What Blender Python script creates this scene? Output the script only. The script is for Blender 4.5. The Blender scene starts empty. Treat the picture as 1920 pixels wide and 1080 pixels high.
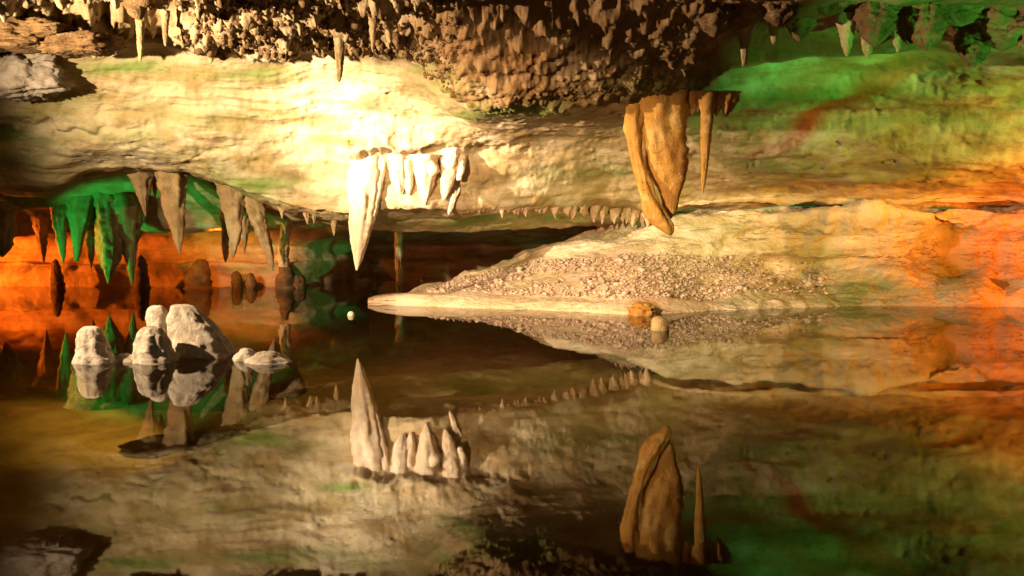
import bpy, math, random
import numpy as np
from mathutils import Vector

sc = bpy.context.scene
col = sc.collection
R = math.radians

# ------------------------------------------------------------------ camera
F, CX, CY, H, PITCH = 2000.0, 960.0, 540.0, 1.10, R(5.0)
cam = bpy.data.cameras.new('camera'); cam.sensor_width = 36.0; cam.lens = 36.0 * F / 1920.0
cam.clip_start = 0.05; cam.clip_end = 200
co = bpy.data.objects.new('camera', cam); col.objects.link(co)
co.location = (0, 0, H); co.rotation_euler = (R(90) - PITCH, 0, 0)
sc.camera = co

# ------------------------------------------------------------------ world (underground: almost no sky)
w = bpy.data.worlds.new('World'); sc.world = w; w.use_nodes = True
w.node_tree.nodes['Background'].inputs[0].default_value = (0.30, 0.24, 0.16, 1)
w.node_tree.nodes['Background'].inputs[1].default_value = 0.004

# ------------------------------------------------------------------ the cave's show lamps, with added fill lights
def spot(name, loc, target, energy, color, angle, blend=0.6, radius=0.05):
    L = bpy.data.lights.new(name, 'SPOT'); L.energy = energy; L.color = color
    L.spot_size = R(angle); L.spot_blend = blend; L.shadow_soft_size = radius
    o = bpy.data.objects.new(name, L); col.objects.link(o); o.location = loc
    o.rotation_euler = (Vector(target) - Vector(loc)).to_track_quat('-Z', 'Y').to_euler()
    return o

spot('flood_lamp', (-4.8, 6.0, 1.85), (1.9, 10.6, 1.0), 2700, (1.0, 0.75, 0.46), 104, 1.0, 0.04)
spot('front_fill', (-2.3, 3.6, 1.90), (1.0, 10.8, 0.20), 3600, (1.0, 0.70, 0.40), 38, 1.0, 0.05)  # added fill from the left front, brightens the shelf
spot('accent_lamp', (-4.75, 6.0, 1.77), (-1.25, 9.6, 1.62), 5000, (1.0, 0.86, 0.66), 20, 1.0, 0.04)
spot('warm_fill', (0.7, 1.9, 0.20), (1.0, 8.6, 1.75), 90, (1.0, 0.62, 0.26), 50, 1.0, 0.05)  # added warm fill for the ceiling drips and amber stalactite
spot('green_lamp', (-5.2, 10.3, 0.10), (-4.2, 11.25, 0.65), 110, (0.03, 0.9, 0.14), 58, 0.6)
spot('orange_lamp', (-7.6, 11.6, 0.55), (-4.5, 12.9, 0.5), 800, (1.0, 0.17, 0.01), 100, 0.6)
spot('orange_lamp', (-3.3, 11.75, 0.75), (-2.7, 12.9, 0.35), 240, (1.0, 0.20, 0.01), 150, 0.6)
spot('green_lamp', (7.2, 6.4, 1.25), (4.5, 9.4, 1.90), 1000, (0.03, 0.85, 0.20), 52, 0.7, 0.03)
spot('green_lamp', (4.6, 5.0, 0.45), (3.2, 7.8, 2.35), 700, (0.14, 0.9, 0.12), 36, 0.8, 0.03)
spot('orange_lamp', (7.0, 8.2, 0.5), (5.1, 11.2, 0.80), 950, (1.0, 0.19, 0.002), 58, 0.9)
spot('orange_lamp', (7.2, 7.6, 0.6), (4.7, 10.1, 1.40), 800, (1.0, 0.15, 0.002), 62, 0.9)

sc.view_settings.view_transform = 'Standard'; sc.view_settings.look = 'None'
sc.view_settings.gamma = 1.0; sc.view_settings.exposure = 0.0; sc.view_settings.use_curve_mapping = False
sc.cycles.use_denoising = True
sc.cycles.max_bounces = 6; sc.cycles.diffuse_bounces = 3; sc.cycles.glossy_bounces = 3
sc.cycles.transparent_max_bounces = 8; sc.cycles.sample_clamp_indirect = 6.0

# ------------------------------------------------------------------ pixels to places
CP, SP = math.cos(PITCH), math.sin(PITCH)
def P(u, v, y):
    """point of the ray through photo pixel (u, v) at distance y ahead of the camera"""
    a = (u - CX) / F; b = -(np.asarray(v, float) - CY) / F
    t = y / (CP + b * SP)
    return np.stack(np.broadcast_arrays(a * t, y + 0 * t, H + (-SP + b * CP) * t), -1)
def foot(v):
    """distance of the water surface seen at photo row v"""
    b = -(v - CY) / F
    return H / -(-SP + b * CP) * (CP + b * SP)

# ------------------------------------------------------------------ noise
_rs = np.random.RandomState(7)
_perm = _rs.permutation(256); _perm = np.concatenate([_perm, _perm, _perm])
_grad = _rs.normal(size=(256, 3)); _grad /= np.linalg.norm(_grad, axis=1)[:, None]
def perlin(p):
    p = np.asarray(p, float); i = np.floor(p).astype(int); f = p - i; i &= 255
    s = f * f * f * (f * (f * 6 - 15) + 10); out = 0
    for dx in (0, 1):
        wx = s[..., 0] if dx else 1 - s[..., 0]
        for dy in (0, 1):
            wy = s[..., 1] if dy else 1 - s[..., 1]
            for dz in (0, 1):
                wz = s[..., 2] if dz else 1 - s[..., 2]
                h = _perm[_perm[_perm[(i[..., 0] + dx) & 255] + ((i[..., 1] + dy) & 255)] + ((i[..., 2] + dz) & 255)]
                g = _grad[h]
                out = out + wx * wy * wz * (g[..., 0] * (f[..., 0] - dx) + g[..., 1] * (f[..., 1] - dy) + g[..., 2] * (f[..., 2] - dz))
    return out * 1.5
def fbm(p, octs=4, gain=0.5, lac=2.07):
    p = np.asarray(p, float); a, out = 1.0, 0
    for k in range(octs):
        out = out + a * perlin(p + 17.3 * k); a *= gain; p = p * lac
    return out
def ridged(p, octs=3):
    p = np.asarray(p, float); a, out = 1.0, 0
    for k in range(octs):
        out = out + a * (1 - 2 * np.abs(perlin(p + 9.1 * k))); a *= .5; p = p * 2.1
    return out

# ------------------------------------------------------------------ meshes
def mesh_obj(name, V, Fq, mat, parent=None, smooth=True, attrs=None):
    V = np.asarray(V, np.float32); Fq = np.asarray(Fq, np.int32)
    me = bpy.data.meshes.new(name); n = Fq.shape[1]
    me.vertices.add(len(V)); me.vertices.foreach_set('co', V.ravel())
    me.loops.add(Fq.size); me.loops.foreach_set('vertex_index', Fq.ravel())
    me.polygons.add(len(Fq)); me.polygons.foreach_set('loop_start', np.arange(0, Fq.size, n, dtype=np.int32))
    me.update(calc_edges=True); me.validate()
    if smooth: me.polygons.foreach_set('use_smooth', np.ones(len(me.polygons), bool))
    for k, a in (attrs or {}).items():
        at = me.attributes.new(k, 'FLOAT', 'POINT'); at.data.foreach_set('value', np.asarray(a, np.float32).ravel())
    me.materials.append(mat)
    o = bpy.data.objects.new(name, me); col.objects.link(o)
    if parent: o.parent = parent
    return o
def grid_faces(nr, nc, wrap=False):
    i, j = np.meshgrid(np.arange(nr - 1), np.arange(nc if wrap else nc - 1), indexing='ij')
    j2 = (j + 1) % nc
    return np.stack([i * nc + j, i * nc + j2, (i + 1) * nc + j2, (i + 1) * nc + j], -1).reshape(-1, 4)
def grid_normals(G):
    n = np.cross(np.gradient(G, axis=1), np.gradient(G, axis=0))
    return n / (np.linalg.norm(n, axis=-1, keepdims=True) + 1e-9)
def catmull(pts, t):
    """pts (n, ...), t in 0..n-1"""
    n = len(pts); i = np.clip(np.floor(t).astype(int), 0, n - 2); f = t - i
    p0, p1, p2, p3 = pts[np.clip(i - 1, 0, n - 1)], pts[i], pts[i + 1], pts[np.clip(i + 2, 0, n - 1)]
    f = f.reshape((-1,) + (1,) * (pts.ndim - 1))
    return .5 * (2 * p1 + (p2 - p0) * f + (2 * p0 - 5 * p1 + 4 * p2 - p3) * f ** 2 + (3 * p1 - p0 - 3 * p2 + p3) * f ** 3)
def tag(o, label=None, cat=None, group=None, kind=None):
    if label: o['label'] = label
    if cat: o['category'] = cat
    if group: o['group'] = group
    if kind: o['kind'] = kind
    return o
def ss(a, b, x):
    t = np.clip((x - a) / (b - a), 0, 1); return t * t * (3 - 2 * t)

# ------------------------------------------------------------------ materials
def rock(name, ca, cb, cc, strata=5.0, scale=1.0, bump=0.5, rough=0.75, spec=0.3, crack=0.5, green=None, rust=None, pits=0.0):
    m = bpy.data.materials.new(name); m.use_nodes = True
    nt = m.node_tree; N, L = nt.nodes, nt.links; b = N['Principled BSDF']
    def nd(t, **k):
        n = N.new(t)
        for a, v in k.items():
            if a in n.inputs: n.inputs[a].default_value = v
            else: setattr(n, a, v)
        return n
    def mixc(f, A, B):
        n = N.new('ShaderNodeMix'); n.data_type = 'RGBA'
        if hasattr(f, 'links') or hasattr(f, 'is_linked'): L.new(f, n.inputs[0])
        else: n.inputs[0].default_value = f
        for s, c in ((6, A), (7, B)):
            if isinstance(c, tuple): n.inputs[s].default_value = c + (1,)
            else: L.new(c, n.inputs[s])
        return n.outputs[2]
    def ramp(src, a, b_):
        n = N.new('ShaderNodeMapRange'); n.inputs[1].default_value = a; n.inputs[2].default_value = b_
        n.interpolation_type = 'SMOOTHSTEP'; L.new(src, n.inputs[0]); return n.outputs[0]
    def mul(a, k):
        n = N.new('ShaderNodeMath'); n.operation = 'MULTIPLY'; L.new(a, n.inputs[0])
        if isinstance(k, (int, float)): n.inputs[1].default_value = k
        else: L.new(k, n.inputs[1])
        return n.outputs[0]
    geo = nd('ShaderNodeNewGeometry')
    mp = nd('ShaderNodeMapping'); mp.inputs['Scale'].default_value = (scale, scale * 1.4, scale * strata); L.new(geo.outputs['Position'], mp.inputs['Vector'])
    mp2 = nd('ShaderNodeMapping'); mp2.inputs['Scale'].default_value = (scale, scale, scale * (1 + .12 * strata)); L.new(geo.outputs['Position'], mp2.inputs['Vector'])
    n1 = nd('ShaderNodeTexNoise', Scale=1.6, Detail=8.0, Roughness=0.62, Distortion=0.6); L.new(mp.outputs[0], n1.inputs['Vector'])
    n2 = nd('ShaderNodeTexNoise', Scale=2.3, Detail=6.0, Roughness=0.6, Distortion=0.3); L.new(mp2.outputs[0], n2.inputs['Vector'])
    n3 = nd('ShaderNodeTexNoise', Scale=28.0, Detail=5.0, Roughness=0.65); L.new(mp2.outputs[0], n3.inputs['Vector'])
    c = mixc(ramp(n1.outputs['Fac'], .38, .64), ca, cb)
    c = mixc(mul(ramp(n2.outputs['Fac'], .50, .70), .75), c, cc)
    if rust:
        at = nd('ShaderNodeAttribute', attribute_name='rust'); c = mixc(at.outputs['Fac'], c, rust)
    if green:
        at = nd('ShaderNodeAttribute', attribute_name='green'); c = mixc(at.outputs['Fac'], c, green)
    # fine mottling
    c = mixc(mul(ramp(n3.outputs['Fac'], .52, .75), .35), c, (cb[0] * .45, cb[1] * .42, cb[2] * .38))
    # thin bedding cracks stained dark
    mp3 = nd('ShaderNodeMapping'); mp3.inputs['Scale'].default_value = (scale * .55, scale * .8, scale * strata * 1.5); L.new(geo.outputs['Position'], mp3.inputs['Vector'])
    n4 = nd('ShaderNodeTexNoise', Scale=2.1, Detail=7.0, Roughness=0.7, Distortion=.9); L.new(mp3.outputs[0], n4.inputs['Vector'])
    d = N.new('ShaderNodeMath'); d.operation = 'SUBTRACT'; L.new(n4.outputs['Fac'], d.inputs[0]); d.inputs[1].default_value = .5
    ab = N.new('ShaderNodeMath'); ab.operation = 'ABSOLUTE'; L.new(d.outputs[0], ab.inputs[0])
    line = ramp(ab.outputs[0], .012, .0)
    n5 = nd('ShaderNodeTexNoise', Scale=1.7, Detail=3.0); L.new(mp2.outputs[0], n5.inputs['Vector'])
    line = mul(line, ramp(n5.outputs['Fac'], .48, .68))
    c = mixc(mul(line, crack), c, (.05, .035, .02))
    L.new(c, b.inputs['Base Color'])
    b.inputs['Roughness'].default_value = rough; b.inputs['Specular IOR Level'].default_value = spec
    # relief
    h = N.new('ShaderNodeMath'); h.operation = 'MULTIPLY_ADD'; L.new(n3.outputs['Fac'], h.inputs[0]); h.inputs[1].default_value = .30; L.new(n1.outputs['Fac'], h.inputs[2])
    h2 = N.new('ShaderNodeMath'); h2.operation = 'MULTIPLY_ADD'; L.new(line, h2.inputs[0]); h2.inputs[1].default_value = -.35; L.new(h.outputs[0], h2.inputs[2])
    hh = h2.outputs[0]
    if pits:
        vo = nd('ShaderNodeTexVoronoi', Scale=22.0); L.new(mp2.outputs[0], vo.inputs['Vector'])
        h3 = N.new('ShaderNodeMath'); h3.operation = 'MULTIPLY_ADD'; L.new(vo.outputs['Distance'], h3.inputs[0]); h3.inputs[1].default_value = -pits; L.new(hh, h3.inputs[2]); hh = h3.outputs[0]
    bp = nd('ShaderNodeBump', Strength=bump, Distance=.08); L.new(hh, bp.inputs['Height']); L.new(bp.outputs[0], b.inputs['Normal'])
    return m

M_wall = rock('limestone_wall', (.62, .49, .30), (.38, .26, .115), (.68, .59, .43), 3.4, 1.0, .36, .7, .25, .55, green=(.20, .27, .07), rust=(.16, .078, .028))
M_back = rock('back_wall_rock', (.55, .40, .24), (.38, .25, .13), (.5, .42, .3), 3.0, 1.0, .5, .6, .4, .6)
M_shelf = rock('shelf_rock', (.72, .57, .39), (.56, .41, .25), (.76, .65, .49), 3.0, 1.0, .75, .65, .35, .5, green=(.24, .28, .10), rust=(.40, .17, .05))
M_pale = rock('pale_calcite', (.78, .62, .44), (.66, .46, .29), (.82, .70, .54), 0.5, 2.6, .5, .5, .4, .3)
M_amber = rock('amber_calcite', (.48, .235, .035), (.33, .14, .018), (.62, .42, .13), 0.35, 2.6, .55, .45, .45, .3)
M_drip = rock('tan_calcite', (.40, .28, .13), (.27, .17, .07), (.48, .37, .20), 0.4, 2.6, .55, .55, .4, .3)
M_crust = rock('popcorn_crust', (.22, .13, .055), (.12, .062, .026), (.32, .21, .10), 1.0, 2.0, .7, .8, .2, .3, pits=.1)
M_white = rock('white_stalagmite_rock', (.48, .41, .335), (.28, .215, .155), (.58, .515, .435), 1.0, 4.0, .7, .7, .3, .3)
M_gravel = rock('gravel_stone', (.62, .46, .35), (.34, .22, .15), (.76, .64, .52), 1.0, 6.0, .3, .8, .2, .2)
M_teeth = rock('pink_drip_calcite', (.52, .34, .21), (.36, .21, .11), (.60, .44, .30), 0.5, 3.0, .5, .55, .35, .2)
M_stub = rock('shaded_stub_rock', (.13, .09, .045), (.08, .05, .025), (.18, .12, .06), 1.0, 2.5, .3, .6, .3, .3)  # shade put into the colour, so the stubs read as silhouettes
M_bed = rock('lake_bed_silt', (.36, .27, .10), (.24, .17, .06), (.42, .33, .14), 1.0, 1.0, .4, .8, .2, .3)

# ------------------------------------------------------------------ the cave rock: one lofted sheet from overhead ceiling to waterline
def tab(s):
    a = np.array(s, float); return lambda u: np.interp(u, a[:, 0], a[:, 1])
cb_v = tab([(-900,150),(-300,150),(0,100),(100,95),(200,90),(300,85),(380,108),(450,108),(550,98),(650,92),(760,100),(810,130),(890,205),(960,213),(1050,205),(1200,196),(1290,182),(1360,125),(1420,108),(1730,100),(1920,120),(2900,120)])
cb_y = tab([(-900,8.4),(0,8.7),(300,8.9),(650,8.8),(890,8.45),(1200,8.5),(1290,8.6),(1450,8.7),(2900,8.3)])
lip_v = tab([(-900,420),(-300,380),(0,348),(100,346),(160,325),(250,316),(350,319),(420,345),(480,374),(550,398),(650,402),(720,396),(760,392),(870,386),(950,388),(1100,398),(1200,406),(1280,385),(1400,377),(1900,376),(2900,376)])
lip_y = tab([(-900,9.6),(0,9.95),(320,10.05),(500,10.0),(650,9.9),(800,9.85),(870,10.05),(950,10.3),(1000,10.5),(1100,10.95),(1200,11.4),(2900,11.5)])
m1_v, m1_y = (lambda u: .55 * cb_v(u) + .45 * 262), tab([(-900,9.2),(0,9.35),(600,9.45),(870,9.25),(1000,9.25),(1300,9.3),(1900,9.45),(2900,9.3)])
m2_v, m2_y = tab([(-900,280),(0,268),(600,255),(760,262),(1000,295),(2900,297)]), tab([(-900,9.4),(0,9.65),(600,9.68),(760,9.7),(870,9.72),(1000,9.85),(1300,10.15),(2900,10.2)])
lip2_v = tab([(-900,470),(0,446),(100,440),(200,436),(350,438),(450,436),(550,428),(650,424),(870,428),(1000,426),(1100,421),(1200,424),(2900,420)])
stations = np.arange(-900, 2901, 25.0)
def profile(u):
    lv, ly, l2 = lip_v(u), lip_y(u), lip2_v(u)
    arch = ss(60, 200, u) * (1 - ss(520, 640, u))
    left = 1 - ss(560, 700, u)
    dy = .75 * left + .42 * (1 - left)
    y2 = ly + dy + .7 * left + .2
    yb = np.interp(u, [-900, 0, 560, 700, 900, 2900], [12.3, foot(535), foot(536), 14.3, 14.6, 14.4])
    pts = [(P(u, cb_v(u) - 55, 7.95)), (P(u, cb_v(u) - 22, cb_y(u) - .32)), (P(u, cb_v(u), cb_y(u))), (P(u, cb_v(u) + 4, cb_y(u) + .32)),
           (P(u, m1_v(u), m1_y(u))), (P(u, m2_v(u), m2_y(u))), (P(u, lv - 14, ly - .10)), (P(u, lv, ly)), (P(u, lv + 5, ly + .25)),
           (P(u, lv + 6 + 4 * (1 - arch), ly + dy)), (P(u, .45 * lv + .55 * l2, y2 - .15)), (P(u, l2 - 8, y2 + .05)), (P(u, l2, y2 + .3)),
           (P(u, l2 - 12, y2 + .75)), (P(u, 452, yb + .05)), (P(u, 490, yb - .02)), (P(u, 494, yb - .02 - .18 * left)), (P(u, 530, yb - .15 * left))]
    pts = np.array(pts)
    xx = (u - CX) / F
    tops = np.array([[xx * 6.4, -3.6, -.4], [xx * 6.6, -3.4, 1.6], [xx * 6.8, -2.0, 2.75], [xx * 7, 1.5, 2.85], [xx * 7, 4.5, 2.72],
                     [xx * 7.2, 6.3, 2.52], [xx * 7.6, 7.2, max(2.42, pts[0][2] + .06)]])
    end = pts[-1].copy(); end[1] -= .1; end[2] = -.7
    return np.concatenate([tops, pts, end[None]])
ctrl = np.array([profile(u) for u in stations])                   # stations x K x 3
K = ctrl.shape[1]
seg_n = [3, 4, 8, 8, 14, 22, 30, 30, 26, 20, 46, 40, 34, 16, 12, 14, 26, 18, 12, 12, 20, 16, 8, 20, 14]
tt = np.concatenate([np.linspace(k, k + 1, n, endpoint=False) for k, n in enumerate(seg_n)] + [[K - 1]])
NU = 1150
uu = np.linspace(-900, 2900, NU)
uu = 960 + 1900 * np.sign(uu - 960) * (np.abs((uu - 960) / 1940) * .62 + .38 * np.abs((uu - 960) / 1940) ** 2.6) / .98
tu = np.clip((uu + 900) / 25.0, 0, len(stations) - 1)
G = catmull(ctrl.transpose(1, 0, 2), tt)                            # rows x stations x 3
G = catmull(G.transpose(1, 0, 2), tu).transpose(1, 0, 2)             # rows x cols x 3
nrm = grid_normals(G)
if nrm[len(tt) // 2, NU // 2, 1] > 0: nrm = -nrm
tcol = tt[:, None] + 0 * uu[None, :]
ucol = uu[None, :] + 0 * tt[:, None]
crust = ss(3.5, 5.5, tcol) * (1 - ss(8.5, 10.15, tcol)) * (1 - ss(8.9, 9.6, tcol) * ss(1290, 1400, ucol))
wall = ss(9.6, 10.6, tcol) * (1 - ss(14.5, 16, tcol))
calm = 1 - .55 * ss(15, 17, tcol)
d = .10 * fbm(G * [.7, .7, 1.0], 3) * calm
Wp = G.copy(); Wp[..., 2] += .10 * fbm(G * [.8, .8, .8] + 77, 2) + .03 * G[..., 0]
patch = ss(-.25, .35, fbm(G * [.8, 1, 1.6] + 91, 2))
d += wall * (.050 * fbm(Wp * [.7, 1.0, 4.6] + 31, 4) * (.35 + .65 * patch) + .014 * patch * np.clip(ridged(Wp * [.9, 1.5, 9.0] + 5, 2), 0, 2))
d -= wall * .016 * ss(.28, .5, fbm(G * [5, 5, 9] + 15, 3)) * (1 - patch)
d += wall * .012 * fbm(G * 9, 3)
smooth_crust = (1 - .75 * ss(1380, 1500, ucol)) * (1 - .68 * ss(800, 920, ucol))
cell = np.abs(fbm(G * 2.6 + 3, 3)); cell2 = np.abs(fbm(G * 8.0 + 11, 3))
d += crust * (.045 * fbm(G * 7 + 2, 4) + .02 * fbm(G * 22 + 8, 3)) * ss(780, 920, ucol) * (1 - .85 * ss(1290, 1400, ucol))
d += crust * smooth_crust * (.20 * (cell - .35) + .10 * (cell2 - .25) + .03 * fbm(G * 26, 3))
d += (1 - crust) * (1 - wall) * (.03 * fbm(G * 3.5, 4))
# ledges and hollows one can name: overhung lips over the stalactite cluster
def bump_at(u, v, su, sv, amp):
    return amp * np.exp(-((ucol - u) / su) ** 2 - ((vj - v) / sv) ** 2)
rel = G - np.array([0, 0, H]); zc = rel[..., 1] * CP - rel[..., 2] * SP; yc = rel[..., 1] * SP + rel[..., 2] * CP
vrow = CY - F * yc / np.maximum(zc, .5)
vj = vrow + (16 - 14 * ss(920, 1080, ucol)) * fbm(np.stack([ucol / 42, ucol * 0 + .5, vrow / 60], -1), 3)
front = (tcol > 9.8) & (tcol < 14.3)
d += front * (bump_at(765, 266, 90, 16, .14) + bump_at(690, 276, 50, 14, .10) - bump_at(905, 300, 45, 22, .10) - bump_at(780, 262, 45, 8, .05))
d -= (crust > .05) * (bump_at(1130, 22, 300, 22, .10) + bump_at(215, 45, 170, 26, .5))
d += front * (bump_at(1330, 188, 80, 12, .12) - bump_at(1600, 222, 240, 14, .10) + bump_at(1550, 170, 240, 16, .06) - bump_at(90, 240, 110, 8, .06))
G = G + nrm * d[..., None]
# algae and iron stains on the wall
nz = fbm(G * [1.5, 2, 6] + 60, 4)
def stain(spots):
    s = 0 * ucol
    for (u, v, a, b_, k) in spots: s = np.maximum(s, k * np.exp(-((ucol - u) / a) ** 2 - ((vrow - v) / b_) ** 2))
    return np.clip(s * (1 + 1.3 * nz), 0, 1)
green = stain([(230,125,110,16,.8),(520,140,160,14,.6),(700,125,120,10,.7),(830,160,60,14,.6),(640,258,50,10,.7),(960,205,120,14,.8),(40,275,90,45,.9),
               (60,400,200,60,.8),(300,240,260,50,.35),(150,190,160,30,.45),(1450,300,200,20,.5),(1150,330,160,14,.35),(1700,320,240,26,.6),(1500,175,260,26,.8),(1800,180,300,60,.7),(1350,215,90,16,.7),(900,412,260,14,.8),(450,350,120,50,.6),(-300,300,400,200,.6)])
rust = stain([(1080,130,190,70,.9),(250,40,260,50,.7),(1100,290,120,8,.5),(1150,390,220,14,.5),(800,95,200,60,.5),(1750,420,200,60,.3),(420,325,200,14,.4)]) * (front | (crust > .3))
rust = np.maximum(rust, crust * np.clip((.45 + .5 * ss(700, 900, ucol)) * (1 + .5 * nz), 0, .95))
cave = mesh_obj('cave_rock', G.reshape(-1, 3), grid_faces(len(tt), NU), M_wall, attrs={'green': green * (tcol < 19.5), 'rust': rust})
tag(cave, 'layered limestone cave wall and ceiling overhanging the lake', kind='structure')

# ------------------------------------------------------------------ shelf on the right
sv_w = tab([(690,571),(800,575),(900,578),(1000,581),(1100,586),(1180,590),(1250,588),(1350,582),(1500,577),(1700,574),(1900,575),(2900,575)])
sv_b = tab([(690,562),(708,556),(760,550),(850,549),(950,552),(1050,556),(1150,562),(1200,566),(1300,566),(1450,560),(1600,553),(1900,540),(2900,540)])
sv_g = tab([(690,561),(708,555),(760,549),(800,543),(870,520),(950,502),(1000,495),(1100,492),(1200,490),(1300,495),(1500,500),(1700,480),(2900,480)])
sv_l = tab([(690,560),(708,554),(770,547),(785,534),(840,527),(852,516),(870,500),(920,490),(1000,474),(1050,460),(1090,444),(1130,432),(1200,408),(1300,386),(1400,380),(2900,380)])
ys_l = tab([(690,10.9),(770,11.4),(860,11.9),(1000,12.1),(1100,12.1),(1200,11.8),(1300,11.7),(2900,11.65)])
def shelf_profile(u):
    yw = float(foot(sv_w(u))); k = ss(690, 900, u)
    yb = yw + .06 + .22 * k; yg = yb + .06 + .75 * k; yl = max(ys_l(u), yg + .05)
    a = P(u, sv_w(u), yw); a0 = a.copy(); a0[1] += .25; a0[2] = -.7; a1 = a.copy(); a1[2] = -.1; a1[1] += .02
    b = P(u, sv_b(u), yb); bm = .5 * (a + b); bm[2] += .35 * (b[2] - a[2]) * .7; bm[1] -= .02
    g = P(u, sv_g(u), yg); l1 = P(u, sv_l(u) * .8 + sv_g(u) * .2, yl - .12 - .25 * k); l = P(u, sv_l(u), yl)
    e = l.copy(); e[1] += .35; e[2] -= .10 * (1 - ss(1150, 1250, u)) - .2 * ss(1150, 1250, u)
    e2 = e.copy(); e2[1] += .8; e2[2] = min(e[2], -.3) if u < 1150 else e[2] + .5
    return np.array([a0, a1, a, bm, b, g, l1, l, e, e2])
sst = np.arange(690, 2901, 15.0)
sc_ = np.array([shelf_profile(u) for u in sst])
stt = np.concatenate([np.linspace(k, k + 1, n, endpoint=False) for k, n in enumerate([6, 8, 14, 14, 46, 40, 30, 16, 6])] + [[9]])
su = np.concatenate([np.linspace(690, 1920, 620, endpoint=False), np.linspace(1920, 2895, 120)])
S = catmull(sc_.transpose(1, 0, 2), stt)
S = catmull(S.transpose(1, 0, 2), (su - 690) / 15.0).transpose(1, 0, 2)
sn = grid_normals(S)
if sn[60, 200, 2] < 0: sn = -sn
st_, suc = stt[:, None] + 0 * su, su[None, :] + 0 * stt[:, None]
k = ss(720, 900, suc); band = ss(1.5, 2.2, st_) * (1 - ss(3.8, 4.3, st_)); up = ss(4.8, 5.6, st_)
ds = k * (.05 * fbm(S * [1, 1.5, 1.5], 3) + up * (.10 * fbm(S * [1.1, 1.2, 2.6] + 7, 4) + .006 * fbm(S * 9, 3))) * (1 - .7 * band) + k * .006 * fbm(S * 14, 3)
rough_r = ss(1250, 1450, suc)
ds += rough_r * (.10 * fbm(S * [1.1, .8, 1.6] + 21, 3) + .03 * fbm(S * 5, 4))
srel = S - np.array([0, 0, H]); svr = CY - F * (srel[..., 1] * SP + srel[..., 2] * CP) / (srel[..., 1] * CP - srel[..., 2] * SP)
def sb(u, v, a, b_, amp): return amp * np.exp(-((suc - u) / a) ** 2 - ((svr - v) / b_) ** 2)
ds += sb(1660, 440, 95, 60, .24) - sb(1790, 470, 70, 80, .16) + sb(1450, 470, 120, 18, .10) - sb(1500, 385, 300, 8, .10) + sb(1812, 545, 62, 36, .16) - sb(1880, 520, 26, 60, .08)
ds *= ss(0, 1.5, st_)
S = S + sn * ds[..., None]
nzs = fbm(S * [2, 2, 5] + 13, 4)
sgreen = np.clip(np.maximum.reduce([sb(1600,545,90,30,.9), sb(1400,565,50,12,.6), sb(920,495,80,25,.5), sb(1100,440,80,20,.45), sb(1560,480,120,60,.5), sb(1780,500,60,90,.7), sb(1350,430,160,30,.3)]) * (1 + 1.2 * nzs), 0, 1)
srust = np.clip(np.maximum.reduce([sb(1205,582,30,18,1.2), sb(1450,545,200,20,.5), sb(1250,520,200,25,.35), sb(1700,500,200,60,.35)]) * (1 + 1.2 * nzs), 0, 1)
shelf = mesh_obj('rock_shelf', S.reshape(-1, 3), grid_faces(len(stt), len(su)), M_shelf, attrs={'green': sgreen, 'rust': srust})
tag(shelf, 'pale sloping rock shelf running down into the lake on the right', kind='structure')

# ------------------------------------------------------------------ lake
n = 80
bx, by = np.meshgrid(np.linspace(-11, 11, n), np.linspace(-4, 14, n), indexing='ij')
B = np.stack([bx, by, 0 * bx - .55], -1); B[..., 2] += .12 * fbm(B * [.8, .8, 0], 4)
tag(mesh_obj('lake_bed', B.reshape(-1, 3), grid_faces(n, n), M_bed), 'dark silty floor of the shallow lake', kind='structure')
wm = bpy.data.materials.new('lake_water'); wm.use_nodes = True
nt = wm.node_tree; N, L = nt.nodes, nt.links; N.remove(N['Principled BSDF'])
out = N['Material Output']; mx = N.new('ShaderNodeMixShader'); fr = N.new('ShaderNodeFresnel'); fr.inputs['IOR'].default_value = 1.333
tr = N.new('ShaderNodeBsdfTransparent'); tr.inputs[0].default_value = (.88, .78, .42, 1)
gl = N.new('ShaderNodeBsdfGlossy'); gl.inputs['Roughness'].default_value = 0.02; gl.inputs['Color'].default_value = (1, 1, 1, 1)
gm = N.new('ShaderNodeNewGeometry'); wn = N.new('ShaderNodeTexNoise'); wn.inputs['Scale'].default_value = 5.0; wn.inputs['Detail'].default_value = 2.0
wp = N.new('ShaderNodeBump'); wp.inputs['Strength'].default_value = .02; wp.inputs['Distance'].default_value = .01
L.new(gm.outputs['Position'], wn.inputs['Vector']); L.new(wn.outputs['Fac'], wp.inputs['Height']); L.new(wp.outputs[0], gl.inputs['Normal'])
L.new(fr.outputs[0], mx.inputs[0]); L.new(tr.outputs[0], mx.inputs[1]); L.new(gl.outputs[0], mx.inputs[2]); L.new(mx.outputs[0], out.inputs[0])
wx, wy = np.meshgrid(np.linspace(-10.5, 10.5, 8), np.linspace(-3.8, 13.6, 8), indexing='ij')
tag(mesh_obj('lake_water', np.stack([wx, wy, 0 * wx], -1).reshape(-1, 3), grid_faces(8, 8)[:, ::-1] if np.cross([0, 1, 0], [1, 0, 0])[2] < 0 else grid_faces(8, 8), wm), 'still mirror-like lake water reflecting the cave', kind='structure')

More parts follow.
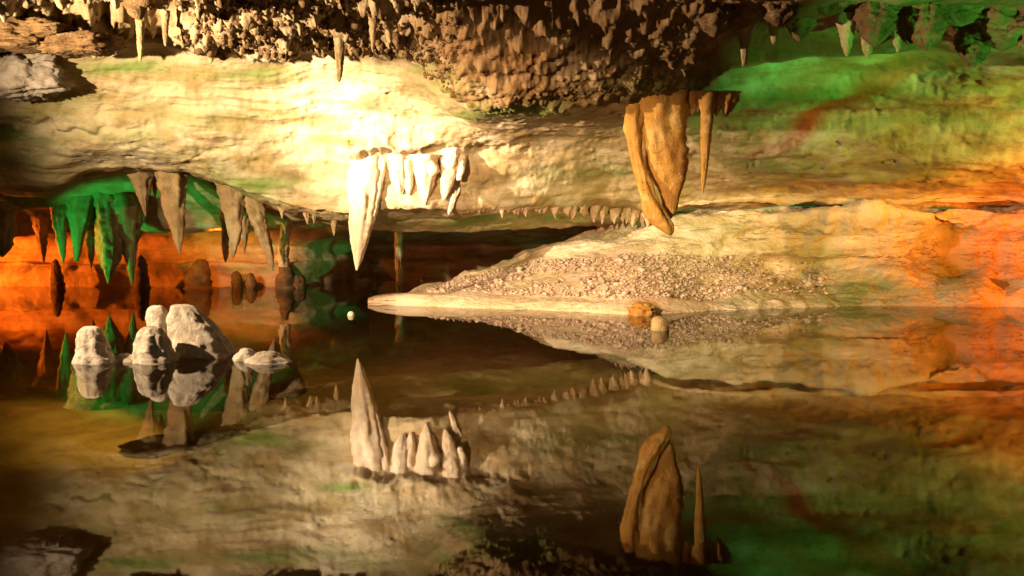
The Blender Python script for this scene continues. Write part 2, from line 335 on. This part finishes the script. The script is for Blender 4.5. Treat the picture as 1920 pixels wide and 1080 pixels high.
# ------------------------------------------------------------------ drips, mounds: rings stacked along a traced axis
SEED = [0]
def ringed(name, pts, y, mat, parent=None, depth=.9, flute=.06, rough=.05, nring=46, nseg=30, twist=0.0, cap=True, nscale=1.0, dy=0.0, ring=.05):
    """pts: photo (u, v, width) down the axis; y: distance; built as a closed round body of real depth"""
    SEED[0] += 1; s = SEED[0] * 3.77
    a = np.array(pts, float); t = np.linspace(0, len(a) - 1, nring); c = catmull(a, t)
    lo, hi = np.minimum.reduce(a[:, 2]), a[:, 2].max()
    wpx = np.clip(c[:, 2], .6, hi * 1.05)
    yy = y + dy * (1 - np.linspace(0, 1, nring)) ** 3
    C = np.array([P(c[i, 0], c[i, 1], yy[i]) for i in range(nring)])
    r = wpx / F * yy * .5
    th = np.linspace(0, 2 * np.pi, nseg, endpoint=False)
    along = np.concatenate([[0], np.cumsum(np.linalg.norm(np.diff(C, axis=0), axis=1))])
    X = np.cos(th)[None] ; Y = np.sin(th)[None]
    rm = r.max() + 1e-6
    q = np.stack([X + 0 * r[:, None], Y + 0 * r[:, None], (along / rm * .22)[:, None] + 0 * X], -1)
    fl = fbm(q * 1.7 * nscale + s, 3)                                            # long flutes down the drip
    q2 = np.stack([X * r[:, None] / rm, Y * r[:, None] / rm, (along / rm)[:, None] + 0 * X], -1)
    lump = fbm(q2 * 2.6 * nscale + s + 40, 4)
    rings = fbm(np.stack([along * 16 + s, 0 * along + s, 0 * along], -1), 3)[:, None] + .5 * fbm(np.stack([X * .8 + s, Y * .8, 0 * X], -1) + np.array([0, 0, 1.]) * along[:, None, None] * 22, 2)
    rr = r[:, None] * (1 + flute * 2.2 * fl + rough * 2.2 * lump + ring * rings)
    V = np.stack([C[:, 0:1] + rr * X, C[:, 1:2] + rr * Y * depth, C[:, 2:3] + rough * .5 * r[:, None] * lump], -1)
    Vf = V.reshape(-1, 3); Fq = grid_faces(nring, nseg, True)
    return mesh_obj(name, Vf, Fq, mat, parent)
def empty(name, loc):
    e = bpy.data.objects.new(name, None); e.empty_display_size = .1; e.location = loc; col.objects.link(e); return e
def child(o, parent):
    o.parent = parent; o.matrix_parent_inverse = parent.matrix_basis.inverted() if False else o.matrix_parent_inverse
    o.data.transform(__import__('mathutils').Matrix.Translation(-parent.location)); return o

def rock_block(name, u, v, y, su_, sv_, sd, mat, rough=.3, seed=0):
    n1, n2 = 60, 80
    th, ph = np.meshgrid(np.linspace(0.001, np.pi - .001, n1), np.linspace(0, 2 * np.pi, n2, endpoint=False), indexing='ij')
    D = np.stack([np.sin(th) * np.cos(ph), np.sin(th) * np.sin(ph), np.cos(th)], -1)
    D2 = np.sign(D) * np.abs(D) ** .75
    k_ = 1 + rough * fbm(D * 1.6 + seed, 3) + .5 * rough * np.abs(fbm(D * 5 + seed, 3)) + .12 * rough * fbm(D * 16 + seed, 2)
    c = P(u, v, y); s = np.array([su_ / F * y, sd, sv_ / F * y])
    return mesh_obj(name, (c + D2 * k_[..., None] * s).reshape(-1, 3), grid_faces(n1, n2, True), mat)
# -- big white stalactite (with its broken side flake)
y0 = float(foot(590))
e = empty('stalactite', P(688, 292, y0))
child(ringed('shaft', [(686,268,80),(687,292,66),(685,330,62),(683,370,56),(680,410,46),(676,450,32),(672,485,16),(669,507,3)], y0, M_pale, flute=.10, rough=.04, nring=70, nseg=44, dy=.12), e)
child(ringed('side_rib', [(716,280,16),(716,305,15),(712,340,13),(706,372,13),(700,400,14),(692,428,9),(686,452,2)], y0 - .02, M_pale, flute=.12, rough=.10), e)
tag(e, 'tall brightly lit white stalactite with a broken side rib, longest in the middle', 'stalactite', 'white stalactites hanging over the lake')

# -- white cluster right of it
e = empty('stalactite', P(780, 285, y0))
child(ringed('root_mass', [(775,262,130),(775,285,112),(772,305,96),(768,322,70),(765,334,30)], y0 + .05, M_pale, depth=.6, flute=.14, rough=.10, dy=.15), e)
for pts in ([(745,290,36),(746,325,30),(749,350,20),(751,364,6)], [(762,300,26),(764,335,18),(766,355,12),(767,366,4)], [(797,290,52),(797,330,38),(796,362,22),(796,384,5)]):
    child(ringed('tip', pts, y0 - .03, M_pale, flute=.12, rough=.06), e)
child(ringed('knob', [(806,300,10),(810,312,26),(811,322,26),(806,332,8)], y0 - .08, M_pale, flute=.05, rough=.06), e)
tag(e, 'fused overexposed white stalactite mass with three blunt tips', 'stalactite', 'white stalactites hanging over the lake')
for (nm, pts, yy, lab) in [
    ('a', [(842,262,48),(842,285,38),(840,315,31),(838,345,24),(834,366,12),(832,374,3)], y0 - .05, 'smooth cream stalactite at the right end of the white cluster, casting a long shadow'),
    ('b', [(830,318,18),(824,345,20),(817,370,17),(811,388,11),(808,394,5)], y0 + .12, 'slanting cream stub with a flat broken end behind the white cluster'),
    ('c', [(862,320,16),(856,348,19),(850,372,15),(844,392,8),(841,402,2)], y0 + .10, 'slanting pointed stalactite at the lower right of the white cluster'),
    ('d', [(866,278,20),(865,305,17),(862,325,14),(860,338,8)], y0 - .02, 'short pink drip hanging on the right edge of the white cluster')]:
    tag(ringed('stalactite', pts, yy, M_pale, flute=.09, rough=.08, dy=.2), lab, 'stalactite', 'white stalactites hanging over the lake')

# -- amber drapery stalactite and its thin neighbour
yo = float(foot(619))
e = empty('stalactite', P(1235, 188, yo))
child(ringed('shaft', [(1238,160,120),(1236,188,112),(1236,220,106),(1240,260,96),(1247,300,84),(1253,335,62),(1256,362,38),(1256,392,26),(1254,410,10)], yo + .02, M_amber, depth=.75, flute=.07, rough=.04, nring=80, nseg=56), e)
child(ringed('curtain', [(1192,196,38),(1190,240,36),(1194,285,30),(1203,325,26),(1213,362,30),(1227,395,40),(1241,418,36),(1252,434,20),(1256,442,4)], yo - .07, M_amber, depth=.8, flute=.14, rough=.03, nring=80, nseg=40), e)
tag(e, 'broad amber stalactite folded like a curtain with a dark slit', 'stalactite')
yt = 8.55
e = empty('stalactite', P(1325, 190, yt))
child(ringed('shaft', [(1326,172,50),(1326,192,34),(1326,215,25),(1324,250,20),(1322,290,16),(1320,325,11),(1318,350,6),(1318,363,1.5)], yt, M_amber, flute=.08, rough=.05, nring=60), e)
for (u, v1, wd) in ((1300,212,15),(1310,206,12),(1345,214,20),(1362,216,22),(1373,206,18)):
    child(ringed('nub', [(u,172,wd*1.8),(u,190,wd*1.2),(u-1,v1-6,wd*.7),(u-2,v1+4,2)], yt + .03, M_amber, flute=.1, rough=.12, nring=22, nseg=18), e)
tag(e, 'thin amber stalactite with crumbly nubs at its root, beside the broad amber one', 'stalactite')

# -- stalactites under the arch on the left
ya = float(foot(583)); yg = float(foot(562))
arch = [
    ([(322,290,66),(321,318,60),(324,350,50),(328,390,40),(332,425,28),(335,455,14),(337,476,2)], ya, M_drip, 'large tan stalactite with a sharp tip at the middle of the left arch'),
    ([(258,295,60),(262,320,46),(266,350,28),(269,375,16),(272,395,8),(273,406,2)], ya + .1, M_drip, 'short tan stalactite partly covering the top of the big green one'),
    ([(288,310,16),(289,330,16),(290,350,10),(291,370,2)], ya + .25, M_drip, 'tiny tan drip between the two tan arch stalactites'),
    ([(232,335,52),(234,370,56),(236,410,52),(240,445,40),(243,480,22),(246,510,12),(248,533,2)], yg, M_drip, 'biggest green stalactite, tapering to one long point near the water'),
    ([(200,400,36),(203,430,44),(206,460,44),(206,490,32),(204,512,16),(203,531,3)], yg - .1, M_drip, 'blunt ribbed green stalactite fused to the left of the biggest green one'),
    ([(188,420,18),(187,450,18),(189,480,12),(192,505,2)], yg + .1, M_drip, 'slim green drip at the left edge of the big green pair'),
    ([(112,360,46),(110,400,32),(112,430,22),(115,460,17),(118,482,8),(119,497,2)], yg, M_drip, 'bright green slender stalactite, left of a broad olive one'),
    ([(152,345,80),(152,380,56),(149,420,34),(146,450,22),(144,475,14),(143,490,8)], yg + .05, M_drip, 'broad olive stalactite narrowing to a blunt stub'),
    ([(76,400,40),(77,425,26),(79,450,18),(81,475,9),(82,493,2)], yg + .2, M_drip, 'dark green stalactite second from the left edge'),
    ([(2,400,60),(4,440,42),(6,465,24),(4,482,4)], yg - .2, M_drip, 'dark green stalactite cut by the left edge of the view'),
    ([(170,420,24),(169,450,20),(170,480,12),(171,503,2)], yg + .5, M_drip, 'shadowed drip in front of the orange glow, beside the olive stub'),
    ([(438,345,60),(438,378,46),(440,410,34),(440,440,24),(438,465,14),(437,486,2)], ya + .4, M_drip, 'olive stalactite right of the arch centre with a frayed tip'),
    ([(424,430,16),(423,455,14),(423,480,9),(423,492,2)], ya + .7, M_drip, 'dark ragged drip left of the olive arch stalactite'),
    ([(458,445,12),(458,460,7),(458,476,2)], ya + .7, M_drip, 'smallest dark drip right of the olive arch stalactite'),
    ([(474,375,40),(482,410,34),(492,440,26),(502,468,18),(508,490,10),(512,508,2)], ya + .45, M_drip, 'curved olive stalactite leaning right over the stubs in the water'),
    ([(548,385,24),(540,420,22),(533,450,20),(531,475,22),(533,500,20)], ya + 1.4, M_back, 'dark drip hanging far back above the stub in the water'),
    ([(574,380,22),(574,396,15),(576,410,8),(577,421,2)], ya - .1, M_drip, 'small pinkish double drip at the lip, its left half'),
    ([(589,382,18),(589,396,11),(589,408,7),(589,419,2)], ya - .08, M_drip, 'small pinkish double drip at the lip, its right half'),
    ([(626,375,28),(626,395,20),(627,415,15),(627,430,9),(626,442,2)], ya - .12, M_drip, 'small tan stalactite just left of the tall white one'),
    ([(528,382,20),(529,396,10),(529,410,2)], ya, M_drip, 'short drip at the right foot of the arch')]
for pts, yy, m, lab in arch:
    u_, v_, w_ = pts[0]; pts = [(u_, v_ - 40, w_ * 1.5)] + pts
    tag(ringed('stalactite', pts, yy + .16, m, flute=.14, rough=.10, nring=56, nseg=30, dy=.12), lab, 'stalactite', 'stalactites under the left arch')

# -- drips hanging from the near ceiling
near = [([(637,30,30),(637,60,22),(637,95,17),(637,130,13),(636,148,8),(636,154,2)], 8.3, M_drip, 'dark brown stalactite hanging alone left of centre under the crust'),
        ([(264,20,26),(263,60,14),(263,90,11),(263,108,7),(262,118,2)], 8.35, M_drip, 'thin brown stalactite below the dark recess'),
        ([(310,20,18),(310,45,12),(310,70,9),(310,86,4)], 8.2, M_drip, 'small black drip silhouetted in the dark recess'),
        ([(255,-30,50),(254,0,40),(255,16,34),(258,30,24),(262,38,6)], 7.9, M_crust, 'knobbly tan lump with a drip, at the top edge left'),]
for pts, yy, m, lab in near:
    tag(ringed('stalactite', pts, yy, m, flute=.08, rough=.09), lab, 'stalactite', 'drips of the near ceiling')
random.seed(4)
fr_l = [(890,-20,52,14),(1000,10,66,20),(1045,-20,22,12),(1105,-10,54,12),(1145,-20,26,14),(1170,-10,80,14),(912,25,82,18),(940,60,92,12),(790,55,96,12),(730,60,92,10),(700,68,98,8),
        (1215,-20,44,16),(1280,-20,40,22),(1297,35,92,16),(1350,50,86,12),(1530,10,38,20),(1596,5,66,14),(1682,70,98,14),(1766,5,40,12),(1625,70,108,20),(1588,70,106,18),(1450,30,84,16),(1065,-20,70,14),(1490,-20,34,16),
        (1240,20,72,14),(1420,-10,40,20),(1320,-20,60,24),(850,-20,40,14),(970,-20,40,14)]
ORD = 'leftmost second third fourth fifth sixth seventh eighth ninth tenth eleventh twelfth thirteenth fourteenth fifteenth sixteenth seventeenth eighteenth nineteenth twentieth twenty-first twenty-second twenty-third twenty-fourth twenty-fifth twenty-sixth twenty-seventh twenty-eighth rightmost'.split()
for k_, (u, va, vb, wd) in enumerate(sorted(fr_l)):
    o = ringed('stalactite', [(u, va - 45, wd * 2.4), (u + random.uniform(-1, 1), va, wd * 1.3), (u, .5 * (va + vb), wd), (u + random.uniform(-2, 2), vb - 8, wd * .65), (u, vb, 2)], random.uniform(7.75, 8.25), M_drip, flute=.08, rough=.10, nring=34, nseg=20)
    tag(o, ORD[k_] + (' of' if k_ in (0, 28) else ' from the left of') + ' the little pale drips fringing the knobbly ceiling', 'stalactite', 'little drips of the top ceiling crust')
o = ringed('stalactite', [(1400,-30,110),(1398,10,84),(1396,40,50),(1395,65,28),(1395,90,15),(1395,110,11),(1394,124,4)], 8.0, M_drip, flute=.1, rough=.08)
tag(o, 'funnel-shaped brown stalactite with a long glowing yellow tip', 'stalactite')

# -- knobbly pendants at the top right
pend = [(1500,-40,78,62),(1555,-40,30,90),(1640,-40,88,74),(1705,-40,86,50),(1738,-40,96,70),(1800,-40,50,100),(1825,20,126,62),(1880,-40,96,120),(1960,-40,110,120),(1460,-40,50,70),(1340,-40,70,76),(1600,-50,40,80)]
pl = ['leftmost greyish pendant of the green-lit ceiling','wide shallow pendant between brown and green ceiling','olive round pendant with dark gaps either side','narrow green pendant beside a dark hollow','green pendant forking into a thin drip','broad bright green pendant at the top edge','diamond-shaped green pendant hanging lowest at the right','large yellow-green pendant in the top right corner','pendant at the right edge of the view','small brown pendant left of the funnel-shaped gap','brown blunt pendant left of the funnel-shaped stalactite','short pendant with a yellow drip at the top edge']
for (u, va, vb, wd), lab in zip(pend, pl):
    h_ = vb - va
    o = ringed('ceiling_pendant', [(u, va - 30, wd * 1.3), (u, va + .3 * h_, wd), (u + 2, va + .6 * h_, wd * .95), (u, va + .85 * h_, wd * .6), (u - 1, vb, 5)], random.uniform(7.6, 8.0), M_crust, flute=.16, rough=.13, nring=44, nseg=36, nscale=1.5)
    tag(o, lab, 'pendant', 'knobbly pendants of the right ceiling')

# -- row of teeth on the lip behind the white cluster
random.seed(9)
u, k_ = 872.0, 0
while u < 1212:
    u += random.uniform(4.0, 9.0) + (random.uniform(6, 16) if random.random() < .18 else 0); lv = float(lip_v(u)) + random.uniform(-3, 4)
    Lg = random.choice([5, 7, 8, 10, 13, 18]) * random.uniform(.8, 1.2) + (5 if u > 1120 else 0); wd = random.uniform(5, 9) + .45 * Lg
    o = ringed('drip_tooth', [(u, lv - 16, wd * 1.9), (u, lv - 6, wd * 1.4), (u + random.uniform(-2, 2), lv + Lg * .4, wd * .7), (u + random.uniform(-1, 1), lv + Lg, 1.2)], float(lip_y(u)) - .05, M_teeth, flute=.16, rough=.16, nring=18, nseg=14, dy=.08)
    tag(o, 'one of the tiny pinkish teeth in a row along the wall lip', 'stalactite', 'row of tiny drip teeth on the lip')

# -- white stalagmite boulders in the water, front left
yb_ = float(foot(681)); yf = yb_ + .05
bl = [([(168,611,6),(170,614,30),(171,625,46),(174,645,58),(178,668,72),(184,700,96),(188,760,120)], yf, .85, 'smallest white stalagmite standing apart at the left in the water'),
      ([(283,611,8),(284,615,36),(284,628,56),(286,645,66),(288,662,74),(292,690,90),(294,760,110)], yf + .02, .85, 'rounded white stalagmite at the front of the group, dark on its right'),
      ([(294,572,8),(294,576,26),(295,588,40),(297,604,42),(300,625,50),(306,660,80),(306,740,110)], yf + .38, .9, 'narrow white stalagmite at the back of the group'),
      ([(338,570,10),(341,574,40),(348,588,64),(358,610,84),(370,635,104),(380,662,124),(386,700,150),(388,760,170)], yf + .30, .8, 'largest white stalagmite, leaning with a black shaded right side')]
for pts, yy, dp, lab in bl:
    tag(ringed('stalagmite', pts, yy, M_white, depth=dp, flute=.05, rough=.055, nring=80, nseg=64, nscale=1.1, ring=.012), lab, 'stalagmite', 'white stalagmites in the lake')
tag(ringed('stalagmite', [(500,658,8),(502,660,30),(504,667,54),(506,682,90),(508,740,140)], yf, M_white, depth=.8, flute=.05, rough=.08, nring=50, nseg=44), 'low domed rock barely breaking the water, right of the white group', 'rock')
tag(ringed('stalagmite', [(462,652,5),(462,656,24),(462,668,44),(462,700,70),(462,740,90)], yf + .1, M_white, depth=.8, flute=.06, rough=.12, nring=40, nseg=36), 'small pointed rock beside the low domed rock', 'rock')
tag(ringed('stalagmite', [(232,662,8),(236,666,30),(240,676,54),(240,700,80)], yf + .05, M_white, depth=.8, flute=.06, rough=.1, nring=30, nseg=30), 'low pinkish rock joining the two front stalagmites', 'rock')

# -- boulder added unseen on the left to block lamp light, and drips before the green lamp on the right: their shadows show
tag(rock_block('boulder', -300, 590, 8.0, 205, 322, .5, M_shelf, .2, 5.0), 'unseen pale boulder added beyond the left edge to shade the back cavity', 'boulder')
for (u, v1, wd, yy, lab) in ((2600, 330, 60, 7.3, 'left one of two thick drips beyond the right edge'), (2820, 300, 80, 6.9, 'right one of two thick drips beyond the right edge')):
    tag(ringed('stalactite', [(u, -160, wd * 2), (u, 60, wd), (u, 200, wd * .6), (u, v1, 4)], yy, M_drip), lab, 'stalactite')
tag(rock_block('rock_block', -400, -36, 6.5, 135, 92, .3, M_crust, .15, 21.0), 'unseen rough block added beyond the top left corner to shade the recess', 'rock')  # added out of view to keep flood light off the upper recess
# -- round pebbles
tag(ringed('pebble', [(658,583.5,1),(658,584.5,7),(658,587,11.5),(658,591,13.5),(658,595,11),(658,598,3)], float(foot(592)), M_pale, depth=1, flute=.01, rough=.02, nring=24, nseg=24), 'small round white pebble on the water left of the shelf tip', 'pebble')
tag(ringed('pebble', [(1235,592,1),(1235,593.5,14),(1236,598,26),(1237,606,32),(1237,616,34),(1237,630,32),(1237,650,20)], float(foot(619)), M_drip, depth=.9, flute=.03, rough=.04, nring=36, nseg=30), 'amber egg-shaped stone standing in the water before the shelf', 'stone')
tag(ringed('boulder', [(1205,566,8),(1205,569,26),(1204,577,42),(1203,586,48),(1203,610,54)], float(foot(591)) , M_amber, depth=.7, flute=.08, rough=.16, nring=36, nseg=36), 'rough rust-brown stone embedded in the pale shelf edge', 'stone')

# -- stubs at the foot of the orange back wall
yk = float(foot(537)) - .25
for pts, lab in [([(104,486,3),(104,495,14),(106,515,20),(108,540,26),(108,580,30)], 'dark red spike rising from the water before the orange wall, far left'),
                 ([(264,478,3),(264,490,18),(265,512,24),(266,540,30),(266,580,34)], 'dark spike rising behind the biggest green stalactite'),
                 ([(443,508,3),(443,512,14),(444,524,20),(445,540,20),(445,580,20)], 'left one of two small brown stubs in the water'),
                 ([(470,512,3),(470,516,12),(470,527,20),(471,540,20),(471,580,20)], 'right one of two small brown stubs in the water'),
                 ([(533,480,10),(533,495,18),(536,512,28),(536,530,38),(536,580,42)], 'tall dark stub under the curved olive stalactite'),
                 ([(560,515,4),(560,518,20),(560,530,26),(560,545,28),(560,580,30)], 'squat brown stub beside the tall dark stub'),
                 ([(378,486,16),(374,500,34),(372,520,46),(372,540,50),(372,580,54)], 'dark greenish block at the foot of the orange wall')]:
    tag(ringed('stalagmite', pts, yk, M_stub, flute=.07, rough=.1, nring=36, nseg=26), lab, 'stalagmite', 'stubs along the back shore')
for u, wd, lab in ((748, 12, 'thin streaked flowstone column in the dark cavity right of the tall white stalactite'),):
    tag(ringed('flowstone_column', [(u, 405, wd * 2.2), (u, 425, wd * 1.3), (u - 1, 470, wd), (u, 515, wd * .9), (u, 545, wd * 1.2), (u, 575, wd * 1.3)], 12.9, M_back, flute=.22, rough=.16, nscale=1.6), lab, 'column')

# -- rough blocks at the upper left
tag(rock_block('rock_block', 36, 140, 9.1, 76, 40, .22, M_white, .35, 3.0), 'rough pinkish rock block jutting from the wall at upper left', 'rock')
tag(rock_block('rock_block', 150, 82, 8.55, 62, 20, .25, M_crust, .35, 8.0), 'reddish brown slab above the pinkish block, in shadow', 'rock')
tag(rock_block('rock_block', 25, 62, 8.45, 90, 24, .3, M_crust, .35, 12.0), 'dark reddish overhang above the pinkish block at the left edge', 'rock')

# ------------------------------------------------------------------ gravel and popcorn: nobody could count them
phi = (1 + 5 ** .5) / 2
ICO = np.array([(-1,phi,0),(1,phi,0),(-1,-phi,0),(1,-phi,0),(0,-1,phi),(0,1,phi),(0,-1,-phi),(0,1,-phi),(phi,0,-1),(phi,0,1),(-phi,0,-1),(-phi,0,1)]) / math.hypot(1, phi)
ICF = np.array([(0,11,5),(0,5,1),(0,1,7),(0,7,10),(0,10,11),(1,5,9),(5,11,4),(11,10,2),(10,7,6),(7,1,8),(3,9,4),(3,4,2),(3,2,6),(3,6,8),(3,8,9),(4,9,5),(2,4,11),(6,2,10),(8,6,7),(9,8,1)])
def subdiv(V, Fc):
    V = list(map(tuple, V)); cache = {}; out = []
    def mid(a, b):
        k_ = (min(a, b), max(a, b))
        if k_ not in cache:
            m = np.array(V[a]) + np.array(V[b]); V.append(tuple(m / np.linalg.norm(m))); cache[k_] = len(V) - 1
        return cache[k_]
    for a, b, c in Fc:
        x, y_, z = mid(a, b), mid(b, c), mid(c, a); out += [(a, x, z), (b, y_, x), (c, z, y_), (x, y_, z)]
    return np.array(V), np.array(out)
ICO2, ICF2 = subdiv(ICO, ICF)
def scatter(name, pos, rad, mat, squash, rs, fine=True, attrs=None, smooth=True):
    Vb, Fb = (ICO2, ICF2) if fine else (ICO, ICF); n = len(pos)
    a = rs.uniform(0, 6.28, n); sc3 = rs.uniform(.65, 1.35, (n, 3)) * np.array([1, 1, squash])
    V = Vb[None] * (1 + rs.normal(0, .13, (n, len(Vb), 1))) * sc3[:, None]
    ca_, sa = np.cos(a)[:, None], np.sin(a)[:, None]
    V = np.stack([V[..., 0] * ca_ - V[..., 1] * sa, V[..., 0] * sa + V[..., 1] * ca_, V[..., 2]], -1)
    V = V * rad[:, None, None] + pos[:, None]
    Fc = (Fb[None] + (np.arange(n) * len(Vb))[:, None, None]).reshape(-1, 3)
    return mesh_obj(name, V.reshape(-1, 3), Fc, mat, smooth=smooth)
rs = np.random.RandomState(5)
def pick(mask, Gd, n):
    idx = np.flatnonzero(mask.ravel()); return Gd.reshape(-1, 3)[rs.choice(idx, n)] if len(idx) else np.zeros((0, 3))
left_edge = np.interp(suc, [780, 870, 1000, 2000], [5.1, 4.2, 4.15, 4.15])
gm_ = (st_ > 4.1) & (st_ < 5.15) & (suc > 800) & (suc < 1560) & (rs.rand(*suc.shape) < np.interp(suc, [800, 900, 1250, 1560], [.5, 1, 1, .12])) & (fbm(S * [2, 2, 2] + 3, 3) > -.6)
gp = pick(gm_, S, 11000); gp = gp + rs.normal(0, .012, gp.shape)
tag(scatter('gravel', gp, np.clip(rs.lognormal(-4.75, .55, len(gp)), .003, .04), M_gravel, .7, rs, fine=False, smooth=False), 'loose pinkish gravel strewn over the rock shelf', kind='stuff')
cmask = (crust > .75) & (np.abs(ucol - 960) < 1200) & (ucol < 1430) & (ucol > 330) & (cell2 > .15) & (rs.rand(*ucol.shape) < np.where(ucol > 860, .03, 1.))
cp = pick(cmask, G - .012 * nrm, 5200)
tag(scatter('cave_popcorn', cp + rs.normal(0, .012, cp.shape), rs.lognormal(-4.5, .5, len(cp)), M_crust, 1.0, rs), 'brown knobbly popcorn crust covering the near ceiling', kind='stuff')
